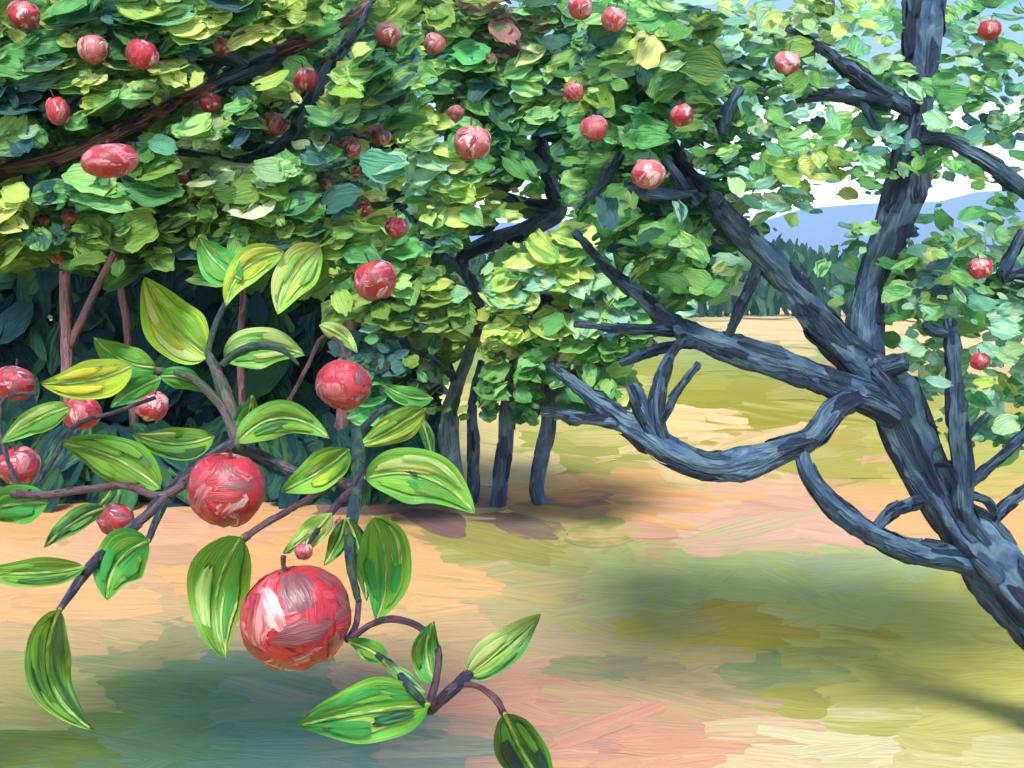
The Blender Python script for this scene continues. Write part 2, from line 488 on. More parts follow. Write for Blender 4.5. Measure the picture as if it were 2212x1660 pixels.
# ------------------------------------------------------------------ leaf palette and crown map
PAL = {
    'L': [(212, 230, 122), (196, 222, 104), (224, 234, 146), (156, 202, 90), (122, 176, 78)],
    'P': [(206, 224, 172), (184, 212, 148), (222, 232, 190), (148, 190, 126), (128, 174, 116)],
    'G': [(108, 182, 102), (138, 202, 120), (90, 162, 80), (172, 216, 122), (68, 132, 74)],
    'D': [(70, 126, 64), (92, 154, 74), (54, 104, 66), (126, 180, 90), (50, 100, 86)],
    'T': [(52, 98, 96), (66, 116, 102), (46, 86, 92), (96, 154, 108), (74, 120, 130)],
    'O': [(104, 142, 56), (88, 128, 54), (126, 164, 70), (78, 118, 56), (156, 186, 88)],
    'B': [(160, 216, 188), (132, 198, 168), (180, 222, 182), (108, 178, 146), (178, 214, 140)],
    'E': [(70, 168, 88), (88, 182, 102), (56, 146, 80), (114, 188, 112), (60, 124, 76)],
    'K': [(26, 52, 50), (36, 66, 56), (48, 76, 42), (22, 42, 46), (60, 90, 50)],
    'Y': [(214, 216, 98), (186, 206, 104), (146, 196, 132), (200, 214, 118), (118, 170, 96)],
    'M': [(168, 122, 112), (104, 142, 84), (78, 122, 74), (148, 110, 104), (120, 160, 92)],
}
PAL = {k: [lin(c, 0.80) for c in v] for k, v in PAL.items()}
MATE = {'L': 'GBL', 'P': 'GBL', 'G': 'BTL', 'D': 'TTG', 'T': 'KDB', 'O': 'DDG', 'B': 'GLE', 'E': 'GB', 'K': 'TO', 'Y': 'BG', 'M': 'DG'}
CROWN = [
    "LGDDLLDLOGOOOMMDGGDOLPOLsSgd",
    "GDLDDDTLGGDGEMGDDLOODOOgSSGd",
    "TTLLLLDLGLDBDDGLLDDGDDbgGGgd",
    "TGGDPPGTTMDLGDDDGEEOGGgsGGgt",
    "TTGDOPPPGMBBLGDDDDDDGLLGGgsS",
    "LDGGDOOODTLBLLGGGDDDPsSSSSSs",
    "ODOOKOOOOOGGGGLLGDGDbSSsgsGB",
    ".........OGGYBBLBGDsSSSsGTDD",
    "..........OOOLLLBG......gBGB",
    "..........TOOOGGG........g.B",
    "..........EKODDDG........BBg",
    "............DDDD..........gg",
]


def cell(r, c):
    return CROWN[max(0, min(11, r))][max(0, min(27, c))]


# fruit: x, y, radius (grid px), distance, label
APPLES = [
    (640, 1333, 114, 0.90, 'largest red apple, hanging at the bottom of the near bough'),
    (490, 1058, 79, 1.06, 'second largest red apple, in the middle of the near bough above the broad drooping leaf'),
    (742, 832, 57, 1.20, 'red apple with a curved stem, high on the near bough beside the dark thicket'),
    (810, 606, 45, 1.75, 'plump red apple hanging below the dark olive foliage, left of the middle tree'),
    (30, 830, 40, 1.5, 'dusky red apple cut by the picture edge, upper of the two at the far left'),
    (178, 893, 38, 1.5, 'dusky red apple left of its small neighbour, under a yellow-green leaf'),
    (328, 877, 34, 1.5, 'small striped apple between two leaves in front of the dark thicket'),
    (40, 1007, 42, 1.4, 'red apple at the far left edge, lower of the two there'),
    (250, 1122, 37, 1.3, 'small red apple on the thin dark stem left of the big drooping leaf'),
    (656, 1192, 19, 0.98, 'tiny pink fruitlet just above the largest apple'),
    (735, 1132, 12, 1.05, 'tiniest pink fruitlet beside the upright dark stem of the near bough'),
    (52, 33, 31, 2.5, 'matt red apple in the top corner above the pale leaves at far left'),
    (202, 107, 30, 2.5, 'pale pink and white apple, left of the pair in the upper left crown'),
    (307, 118, 32, 2.45, 'red apple, right of the pair in the upper left crown'),
    (477, 100, 21, 2.7, 'small pink apple above the dark sloping branch'),
    (125, 240, 29, 2.5, 'tall narrow red apple above the mauve branch at far left'),
    (455, 222, 22, 2.6, 'small deep red apple just under the mauve sloping branch'),
    (238, 347, 56, 1.7, 'large wide red apple with a pale streak, biggest in the left crown'),
    (660, 172, 25, 2.6, 'small red apple touching the slanting blue branch'),
    (592, 268, 26, 2.9, 'faded pink apple beside the foot of the slanting blue branch'),
    (837, 75, 27, 2.7, 'rounded pink red apple at the top, left of a paler one'),
    (938, 95, 22, 2.9, 'small pale pink apple at the top, beside a pale blue-green leaf clump'),
    (1254, 17, 25, 3.2, 'bright pink apple touching the top edge, upper of a close pair'),
    (1326, 42, 26, 3.2, 'muted pink apple near the top edge, lower of a close pair'),
    (1020, 308, 38, 2.6, 'large flat pink red apple in the middle of the crown'),
    (1283, 277, 28, 3.1, 'soft pink apple right of the dark crown hollow'),
    (1400, 376, 34, 2.8, 'large dusty pink apple above the dark knotted branch stub'),
    (1473, 250, 24, 3.3, 'bright red apple beside the emerald leaves of the leaning tree'),
    (1700, 136, 26, 3.3, 'coral apple hanging alone in the crown left of the blue sky'),
    (1240, 200, 20, 3.6, 'small pink apple under bright green leaves near the crown top'),
    (985, 245, 17, 3.4, 'small brownish pink apple just above the large flat pink one'),
    (857, 492, 24, 2.6, 'small red apple with a pale dry tip, above the plump one'),
    (786, 452, 17, 3.0, 'tiny red apple left of the one with a pale tip'),
    (2138, 65, 22, 3.5, 'red apple against blue sky in the upper right corner'),
    (2118, 580, 24, 3.3, 'bright red apple in dark leaves right of the leaning trunk'),
    (2117, 781, 20, 3.6, 'lowest red apple on the leaning tree, before the pale meadow'),
    (756, 318, 23, 2.9, 'dull red apple in the shadowy gap at the middle of the crown, left one'),
    (822, 296, 21, 3.0, 'dull red apple in the shadowy gap at the middle of the crown, upper right one'),
    (772, 372, 14, 3.1, 'tiny dull apple under the pair in the shadowy crown gap'),
    (396, 388, 15, 2.9, 'tiny apple right of the large wide apple, lower in the left crown'),
    (700, 402, 15, 3.0, 'tiny dull apple on the lower fringe of the left crown'),
    (92, 474, 15, 2.9, 'small dull apple in low dark leaves at far left, left of two'),
    (150, 468, 16, 2.9, 'small dull apple in low dark leaves at far left, right of two'),
    (124, 556, 15, 3.1, 'tiny apple hanging lowest at far left above a mauve trunk'),
]
DISCS = [(x, y, r, Y) for x, y, r, Y, _ in APPLES]
KEEP = []     # visible branch spans: x0, y0, x1, y1, r, Y


def blocked(px, py, Y, half):
    for x, y, r, Ya in DISCS:
        if Y < Ya + 0.06 and (px - x) ** 2 + (py - y) ** 2 < (r * 0.95 + half * 0.75) ** 2:
            return True
    for x0, y0, x1, y1, r, Yb in KEEP:
        if Y < Yb + 0.05:
            dx, dy = x1 - x0, y1 - y0
            tt = max(0, min(1, ((px - x0) * dx + (py - y0) * dy) / (dx * dx + dy * dy + 1e-6)))
            if (px - x0 - tt * dx) ** 2 + (py - y0 - tt * dy) ** 2 < (r + half * (0.85 if Yb < 3.2 else 0.6)) ** 2 and rng.random() < 0.93:
                return True
    return False


def px_limb(spec, visible=True, **kw):
    """spec: (x, y, r_px, Y) list -> (Vector, radius) list; remembers visible spans."""
    if visible:
        for a, b in zip(spec, spec[1:]):
            KEEP.append((a[0], a[1], b[0], b[1], min(a[2], b[2]), (a[3] + b[3]) / 2))
    return [(P(x, y, Y), r * Y / F) for x, y, r, Y in spec]


NAVY = [lin(c, 0.44) for c in ((64, 96, 130), (54, 80, 116), (82, 112, 136), (42, 56, 90))]
SLATE = [lin(c, 0.45) for c in ((100, 132, 152), (56, 78, 112), (36, 48, 76), (90, 120, 132), (60, 76, 112))]
MAUVE = [lin(c) for c in ((128, 90, 90), (110, 80, 84), (92, 76, 88))]
MAUV2 = [lin(c) for c in ((150, 108, 104), (84, 70, 80), (120, 84, 84))]
TEAL = [lin(c) for c in ((86, 118, 128), (104, 136, 142))]
TEAL2 = [lin(c) for c in ((110, 140, 148), (50, 72, 88))]

# ------------------------------------------------------------------ leaning apple tree
RB = G(2480, 1650)
right_tree = tag(empty('apple_tree', RB), 'leaning apple tree with thick blue-grey trunk and twisting limbs at the picture\'s right', 'tree')
RIGHT_LIMBS = [
    ('trunk', [(2500, 1680, 98, 3.8), (2400, 1540, 84, 3.8), (2300, 1400, 70, 3.83), (2212, 1300, 58, 3.86), (2110, 1180, 52, 3.9), (2055, 1100, 45, 3.93), (2009, 1030, 44, 3.96), (1965, 930, 50, 3.98), (1930, 860, 50, 4.0), (1885, 800, 42, 4.0), (1870, 770, 30, 4.0)], 24, 3.2),
    ('limb', [(1890, 810, 40, 4.0), (1830, 755, 36, 4.0), (1765, 690, 32, 3.98), (1700, 610, 29, 3.95), (1640, 545, 27, 3.92), (1575, 475, 24, 3.92), (1540, 430, 16, 4.1), (1480, 360, 12, 4.3), (1420, 250, 8, 4.5)], 18, 1.2),
    ('limb', [(1880, 810, 30, 4.05), (1868, 730, 32, 4.1), (1880, 610, 29, 4.15), (1915, 530, 31, 4.15), (1950, 430, 38, 4.15), (1966, 330, 31, 4.15), (1982, 200, 30, 4.15), (1990, 60, 37, 4.15), (1992, -90, 33, 4.15), (1980, -250, 24, 4.2)], 18, 1.2),
    ('limb', [(1930, 890, 38, 3.97), (1850, 850, 33, 3.95), (1740, 805, 30, 3.92), (1620, 765, 27, 3.9), (1510, 730, 26, 3.9), (1440, 690, 18, 3.92), (1375, 635, 15, 3.95), (1310, 580, 11, 4.0), (1240, 500, 7, 4.05)], 18, 1.2),
    ('limb', [(1860, 855, 24, 3.93), (1800, 885, 25, 3.88), (1755, 945, 23, 3.84), (1700, 970, 24, 3.8), (1620, 1000, 30, 3.78), (1530, 1008, 29, 3.76), (1450, 975, 31, 3.75), (1380, 930, 26, 3.76), (1310, 885, 20, 3.78), (1240, 830, 14, 3.8), (1190, 790, 8, 3.82)], 16, 1.2),
    ('branch', [(1400, 945, 18, 3.76), (1340, 915, 15, 3.77), (1270, 905, 13, 3.78), (1170, 888, 9, 3.8)], 12, 1.0),
    ('branch', [(1420, 965, 18, 3.75), (1395, 910, 17, 3.74), (1372, 850, 15, 3.74), (1360, 830, 10, 3.74)], 12, 1.0),
    ('branch', [(1435, 965, 19, 3.75), (1418, 900, 18, 3.73), (1425, 830, 15, 3.74), (1450, 765, 11, 3.78), (1480, 730, 9, 3.85)], 12, 1.0),
    ('branch', [(1430, 910, 8, 3.73), (1460, 850, 9, 3.72), (1510, 785, 7, 3.72)], 10, 0.6),
    ('branch', [(1530, 735, 12, 3.9), (1460, 745, 11, 3.87), (1390, 765, 11, 3.85), (1340, 785, 9, 3.85)], 10, 0.8),
    ('branch', [(1470, 715, 10, 3.9), (1390, 712, 12, 3.9), (1310, 708, 8, 3.93), (1240, 700, 6, 3.96)], 10, 0.8),
    ('branch', [(1565, 745, 11, 3.9), (1590, 690, 11, 3.9), (1625, 600, 11, 3.92), (1640, 540, 9, 3.93)], 10, 0.9),
    ('limb', [(1725, 960, 14, 3.82), (1742, 1020, 17, 3.8), (1795, 1085, 19, 3.79), (1870, 1145, 22, 3.8), (1970, 1190, 24, 3.83), (2070, 1210, 26, 3.86), (2140, 1240, 24, 3.88)], 14, 1.1),
    ('branch', [(1885, 1150, 12, 3.8), (1925, 1105, 13, 3.82), (1985, 1085, 14, 3.9)], 10, 0.8),
    ('limb', [(2120, 1170, 22, 3.88), (2085, 1110, 20, 3.85), (2078, 1040, 20, 3.83), (2070, 960, 21, 3.83), (2064, 860, 18, 3.84), (2058, 760, 15, 3.86), (2050, 690, 12, 3.88)], 14, 1.0),
    ('branch', [(2062, 720, 11, 3.87), (2015, 715, 11, 3.86), (1995, 700, 8, 3.86)], 10, 0.8),
    ('branch', [(2080, 1055, 10, 3.83), (2140, 1005, 11, 3.8), (2220, 935, 10, 3.78), (2300, 860, 8, 3.78)], 10, 0.8),
    ('branch', [(2090, 1070, 9, 3.84), (2130, 1080, 9, 3.83), (2150, 1110, 8, 3.84)], 10, 0.7),
    ('branch', [(2120, 1165, 13, 3.88), (2165, 1100, 12, 3.86), (2225, 1055, 12, 3.85), (2320, 990, 9, 3.85)], 10, 0.8),
    ('branch', [(1990, 1005, 8, 3.93), (2030, 1003, 7, 3.88), (2070, 1005, 7, 3.84)], 8, 0.6),
    ('branch', [(1880, 810, 22, 3.98), (1925, 792, 20, 3.93), (1958, 782, 17, 3.9)], 12, 0.9),
    ('branch', [(2080, 960, 8, 3.83), (2110, 920, 9, 3.82), (2135, 895, 7, 3.82)], 8, 0.6),
    ('branch', [(1985, 250, 18, 4.15), (1900, 200, 17, 4.1), (1830, 150, 17, 4.08), (1780, 110, 12, 4.08), (1700, 60, 8, 4.1)], 10, 0.9),
    ('branch', [(1920, 225, 14, 4.1), (1850, 210, 15, 4.08), (1790, 205, 14, 4.08), (1720, 215, 9, 4.1)], 10, 0.9),
    ('branch', [(1860, 215, 8, 4.08), (1885, 260, 9, 4.08), (1905, 290, 7, 4.08)], 8, 0.6),
    ('branch', [(1968, 300, 16, 4.15), (2040, 300, 14, 4.1), (2100, 330, 15, 4.05), (2160, 370, 17, 4.0), (2240, 430, 16, 4.0), (2330, 500, 12, 4.0)], 10, 0.9),
    ('branch', [(2300, 640, 12, 3.9), (2212, 590, 13, 3.9), (2165, 600, 14, 3.9), (2190, 545, 14, 3.9), (2212, 500, 12, 3.9)], 10, 0.9),
    ('branch', [(1560, 290, 10, 4.0), (1575, 240, 14, 4.0), (1600, 190, 12, 4.0)], 8, 0.7),
    ('branch', [(1500, 420, 14, 3.9), (1440, 425, 16, 3.85), (1385, 418, 15, 3.85), (1330, 400, 8, 3.9)], 10, 0.9),
    ('branch', [(1440, 345, 9, 3.95), (1470, 395, 14, 3.9), (1505, 440, 16, 3.9)], 10, 0.9),
    ('branch', [(1340, 330, 8, 4.0), (1320, 370, 9, 4.0), (1290, 410, 7, 4.0), (1250, 450, 6, 4.0)], 8, 0.6),
]
for nm, spec, seg, st in RIGHT_LIMBS:
    b = limb(px_limb(spec), NAVY, SLATE, seg=seg, step=0.014, rough=0.32, strokes=0.9 * st)
    b.build(nm, M_BARK, right_tree, RB)

# ------------------------------------------------------------------ middle group of slender apple trees
MIDB = [(985, 1098), (1022, 1090), (1083, 1096), (1168, 1092)]
mid_lab = ['slender apple tree with a pale grey-teal trunk, leftmost of the four in the middle',
           'slender apple tree with the thinnest dark trunk, second of the four in the middle',
           'slender apple tree with a navy and mauve trunk, third of the four in the middle',
           'slender apple tree with a curved navy trunk, standing last towards the open meadow']
MID = []
for (x, y), lb in zip(MIDB, mid_lab):
    MID.append(tag(empty('apple_tree', G(x, y)), lb, 'tree', 'slender trees in the middle distance'))
YM = [G(x, y).y for x, y in MIDB]
MID_LIMBS = [
    (0, 'trunk', [(990, 1102, 25, YM[0]), (978, 1020, 22, YM[0]), (968, 940, 20, YM[0]), (978, 860, 16, YM[0]), (1008, 780, 13, YM[0]), (1032, 700, 12, YM[0]), (1030, 640, 13, YM[0]), (1005, 590, 13, YM[0]), (960, 555, 11, YM[0])], TEAL, TEAL2),
    (0, 'limb', [(1010, 600, 12, YM[0]), (1000, 555, 15, YM[0]), (1060, 525, 18, YM[0] - .1), (1130, 500, 18, YM[0] - .2), (1205, 460, 19, YM[0] - .3), (1190, 400, 18, YM[0] - .3), (1170, 320, 15, YM[0] - .3), (1165, 290, 9, YM[0] - .3)], NAVY, SLATE),
    (0, 'branch', [(1210, 455, 14, YM[0] - .3), (1140, 440, 13, YM[0] - .3), (1060, 415, 10, YM[0] - .3)], NAVY, SLATE),
    (0, 'branch', [(985, 820, 10, YM[0]), (930, 780, 12, YM[0] - .1), (870, 740, 10, YM[0] - .2), (830, 735, 6, YM[0] - .2)], NAVY, SLATE),
    (0, 'branch', [(950, 548, 11, YM[0]), (900, 500, 10, YM[0]), (860, 450, 9, YM[0]), (840, 420, 6, YM[0])], NAVY, SLATE),
    (1, 'trunk', [(1018, 1094, 15, YM[1]), (1022, 1040, 13, YM[1]), (1024, 960, 13, YM[1]), (1020, 880, 11, YM[1]), (1040, 780, 8, YM[1])], NAVY, SLATE),
    (2, 'trunk', [(1076, 1100, 20, YM[2]), (1082, 1040, 18, YM[2]), (1092, 960, 18, YM[2]), (1096, 880, 15, YM[2]), (1110, 780, 10, YM[2]), (1150, 690, 7, YM[2])], NAVY, SLATE),
    (3, 'trunk', [(1172, 1096, 19, YM[3]), (1160, 1050, 15, YM[3]), (1172, 980, 17, YM[3]), (1185, 900, 16, YM[3]), (1180, 840, 12, YM[3]), (1210, 740, 8, YM[3])], NAVY, SLATE),
    (3, 'branch', [(1185, 870, 9, YM[3]), (1240, 810, 12, YM[3] - .2), (1310, 785, 9, YM[3] - .3)], TEAL, NAVY),
    (2, 'branch', [(1150, 680, 8, YM[2]), (1180, 645, 12, YM[2] - .3), (1240, 680, 8, YM[2] - .3)], NAVY, SLATE),
]
for k, nm, spec, a, c in MID_LIMBS:
    b = limb(px_limb(spec), a, c, seg=12, step=0.03, rough=0.14, strokes=0.5)
    b.build(nm, M_BARK, MID[k], MID[k].location)

# ------------------------------------------------------------------ overhanging apple tree at the left
LB = Vector((-1.95, 2.9, 0))
left_tree = tag(empty('apple_tree', LB), 'apple tree whose leafy crown with many apples fills the upper left', 'tree')
LEFT_LIMBS = [
    ('trunk', [(LB + Vector((0, 0, -0.03)), .13), (LB + Vector((.03, 0, .5)), .10), (LB + Vector((-.02, -.02, 1.1)), .095), (LB + Vector((.05, 0, 1.6)), .09), (LB + Vector((.0, .05, 2.3)), .06), (LB + Vector((-.1, .1, 3.0)), .03)], MAUVE, MAUV2),
    ('limb', [(LB + Vector((.03, 0, 1.55)), .055)] + px_limb([(-150, 410, 22, 2.75), (0, 372, 15, 2.7), (150, 335, 15, 2.7), (300, 262, 15, 2.72), (440, 195, 11, 2.75), (540, 145, 15, 2.8), (650, 95, 15, 2.85), (740, 50, 10, 2.9), (800, 0, 6, 2.95)]), MAUVE, MAUV2 + NAVY),
    ('branch', px_limb([(540, 150, 14, 2.78), (500, 130, 12, 2.76), (440, 130, 6, 2.74)]), NAVY, SLATE),
    ('branch', px_limb([(600, 120, 14, 2.8), (560, 140, 18, 2.79), (500, 165, 16, 2.77), (440, 195, 9, 2.75)]), NAVY, SLATE),
    ('limb', [(LB + Vector((0, .05, 2.2)), .04)] + px_limb([(400, 330, 8, 3.0), (520, 345, 9, 2.95), (620, 305, 13, 2.85), (660, 235, 16, 2.8), (700, 160, 14, 2.8), (745, 100, 11, 2.8), (785, 45, 8, 2.8), (820, -30, 5, 2.85)]), NAVY, SLATE + TEAL2),
    ('branch', px_limb([(180, 430, 6, 2.9), (290, 400, 7, 2.9), (430, 385, 7, 2.9), (520, 345, 9, 2.9)], visible=False), NAVY, SLATE),
]
for nm, pp, a, c in LEFT_LIMBS:
    limb(pp, a, c, seg=14, step=0.014, rough=0.15, strokes=0.5).build(nm, M_BARK, left_tree, LB)

# ------------------------------------------------------------------ crowns of those trees
def mid_(r, c):
    return (r >= 7 and 9 <= c <= 17) or (r == 6 and 10 <= c <= 16) or (r <= 5 and 11 <= c <= 15)


KEEP = [k for k in KEEP if not (1940 < k[0] < 2000 and 1940 < k[2] < 2000 and 100 < (k[1] + k[3]) / 2 < 390)]
leafs = {'left': [], 'right': [], 0: [], 1: [], 2: [], 3: []}
for r in range(-3, 12):
    for c in range(-3, 32):
        code = cell(r, c)
        if code in '.S':
            continue
        if c < 0 and r > 6: continue
        mid = mid_(r, c)
        side = 'mid' if mid else ('left' if c <= 10 else 'right')
        n = (20 if c < 16 or mid_(r, c) else (26 if c < 20 else 18)) if code.isupper() else 10
        if mid and r >= 8 and code.isupper(): n = 34
        if r < 0: n = int(n * 0.22) if c < 16 else 0
        if c > 28: n = n // 3
        pal = PAL[code.upper()] if code.upper() in PAL else PAL['G']
        for k in range(n + (n * 2 // 3 if r >= 0 else 0)):
            px, py = (c + 0.5 + rng.gauss(0, 0.42)) * 79, (r + 0.5 + rng.gauss(0, 0.40)) * 80
            size = rng.uniform(50, 104) if k < n else rng.uniform(20, 44)
            if side == 'left':
                Y = 2.5 + 0.75 * rng.random() ** 2; size *= 1.08
            elif side == 'right':   # most of the crown hangs behind the limbs
                Y = 4.05 + 0.7 * rng.random() ** 2 if rng.random() < 0.75 else rng.uniform(3.5, 3.98)
                size *= 0.86 if c < 19 else 0.66
            else:
                Y = 7.2 + 1.1 * rng.random() ** 2; size *= 0.82
            if not code.isupper(): size *= 0.9
            if side == 'mid' and py > 915 - 30 * rng.random():
                continue
            if blocked(px, py, Y, size * 0.5):
                continue
            if side == 'mid':
                key = min(range(4), key=lambda q: abs(MIDB[q][0] - px + rng.gauss(0, 60)) + (0 if py > 640 else (0 if q in (0, 2, 3) else 300)))
            else:
                key = side
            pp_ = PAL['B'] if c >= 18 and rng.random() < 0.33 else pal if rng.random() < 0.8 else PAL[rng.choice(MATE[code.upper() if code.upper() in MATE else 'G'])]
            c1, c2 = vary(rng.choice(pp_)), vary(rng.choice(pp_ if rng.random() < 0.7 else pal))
            leafs[key].append((Y, px, py, size, c1, c2))


def leaf_dab(B, Y, px, py, size, c1, c2):
    pos = P(px, py, Y)
    n = Vector((rng.gauss(-0.1, 0.3), -0.85 + rng.gauss(0, 0.2), 0.72 + rng.gauss(0, 0.25))).normalized()
    a = rng.gauss(0.0, 0.75)
    t = Vector((math.cos(a) * rng.choice((-1, 1)), 0.15, math.sin(a)))
    t = (t - n * t.dot(n)).normalized()
    L = size * Y / F
    dab(B, pos, t, n, L, L * rng.uniform(0.5, 0.95), c1, c2, 8, 5, leafy=rng.choice((0, 0, 0.1, 0.3, 0.8)), rag=0.3)


roots = {'left': left_tree, 'right': right_tree, 0: MID[0], 1: MID[1], 2: MID[2], 3: MID[3]}
for key, lst in leafs.items():
    root = roots[key]
    inframe = [q for q in lst if -20 < q[1] < W + 20 and -20 < q[2] < H]
    inframe.sort(key=lambda q: q[0] / (1 if q[3] > 50 else 0.9))
    parts = inframe[:300]
    ids = set(id(q) for q in parts)
    for q in parts:
        B = Batch()
        leaf_dab(B, *q)
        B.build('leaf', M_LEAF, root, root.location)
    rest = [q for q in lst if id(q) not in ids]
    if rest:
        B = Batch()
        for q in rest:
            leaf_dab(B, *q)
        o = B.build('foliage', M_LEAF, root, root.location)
        o['kind'] = 'stuff'

# ------------------------------------------------------------------ shaded grove behind, left
GROVE = [(146, 1085, 15, 'grove tree with a straight mauve trunk that forks at the far left', 9.0),
         (300, 1060, 11, 'grove tree with a thin leaning grey-mauve trunk behind the yellow-green leaf', 9.4),
         (520, 1060, 10, 'grove tree with a thin mauve trunk between the bright leaves', 9.2),
         (745, 1075, 20, 'grove tree with a stout mauve trunk directly under the high apple', 8.9),
         (838, 1070, 10, 'grove tree with a thin pinkish trunk right of the high apple', 9.3),
         (898, 1080, 13, 'grove tree with a short mauve trunk beside the pale grey-teal trunk', 9.1)]
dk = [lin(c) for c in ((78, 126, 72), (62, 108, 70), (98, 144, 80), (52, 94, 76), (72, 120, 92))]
for x, y, r, lb, Y in GROVE:
    base = P(x, y, Y); base.z = 0
    root = tag(empty('grove_tree', base), lb, 'tree', 'shaded grove behind the near bough')
    top = {146: 560, 300: 600, 520: 640, 745: 500, 838: 560, 898: 560}[x]
    lean = {146: 2, 300: -45, 520: 0, 745: 6, 838: -4, 898: 6}[x]
    sp = [(P(x, y, Y).xy.to_3d() + Vector((0, 0, -0.02)), r * 1.2 * Y / F)]
    for s in (0.25, 0.5, 0.75, 1.0):
        sp.append((P(x + lean * s + rng.gauss(0, 4), y + (top - y) * s, Y), r * (1 - 0.3 * s) * Y / F))
    sp.append((P(x + lean * 1.4, top - 180, Y), r * 0.4 * Y / F))
    limb(sp, MAUVE, MAUV2, seg=10, step=0.05, rough=0.1, strokes=0.3).build('trunk', M_BARK, root, base)
    if x == 146:
        limb([(P(150, 750, Y), .035), (P(190, 660, Y), .03), (P(240, 560, Y), .028), (P(270, 480, Y), .015)], MAUVE, MAUV2, seg=8, step=0.05).build('branch', M_BARK, root, base)
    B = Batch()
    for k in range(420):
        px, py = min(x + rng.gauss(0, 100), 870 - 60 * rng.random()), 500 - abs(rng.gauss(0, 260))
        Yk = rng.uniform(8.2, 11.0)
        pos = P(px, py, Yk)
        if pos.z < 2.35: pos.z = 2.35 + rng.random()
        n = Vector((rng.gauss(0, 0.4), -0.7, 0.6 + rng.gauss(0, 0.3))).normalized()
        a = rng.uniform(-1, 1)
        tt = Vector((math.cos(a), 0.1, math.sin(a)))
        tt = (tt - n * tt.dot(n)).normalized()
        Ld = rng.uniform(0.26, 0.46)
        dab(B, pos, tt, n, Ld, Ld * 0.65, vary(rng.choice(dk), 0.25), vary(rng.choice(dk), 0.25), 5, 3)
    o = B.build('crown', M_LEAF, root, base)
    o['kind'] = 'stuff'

B = Batch()
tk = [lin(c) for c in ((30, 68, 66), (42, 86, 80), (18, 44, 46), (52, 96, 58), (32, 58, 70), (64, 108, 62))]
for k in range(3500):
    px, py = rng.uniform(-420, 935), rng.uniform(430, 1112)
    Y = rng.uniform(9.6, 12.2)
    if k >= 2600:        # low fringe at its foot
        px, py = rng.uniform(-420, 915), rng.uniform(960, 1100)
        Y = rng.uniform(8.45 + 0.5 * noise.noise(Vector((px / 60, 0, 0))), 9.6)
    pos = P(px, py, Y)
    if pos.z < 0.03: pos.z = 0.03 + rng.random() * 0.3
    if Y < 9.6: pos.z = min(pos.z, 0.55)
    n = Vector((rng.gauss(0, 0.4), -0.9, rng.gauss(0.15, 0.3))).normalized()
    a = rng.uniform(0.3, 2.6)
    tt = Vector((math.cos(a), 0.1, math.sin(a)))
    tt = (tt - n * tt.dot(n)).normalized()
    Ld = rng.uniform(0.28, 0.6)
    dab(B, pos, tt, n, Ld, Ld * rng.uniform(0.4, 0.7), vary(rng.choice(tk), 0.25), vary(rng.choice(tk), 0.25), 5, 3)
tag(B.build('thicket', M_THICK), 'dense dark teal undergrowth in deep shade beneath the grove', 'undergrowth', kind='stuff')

# ------------------------------------------------------------------ near bough: stems, broad leaves
def YB(py):
    return 1.30 - 0.50 * max(0, min(1, (py - 650) / 850))


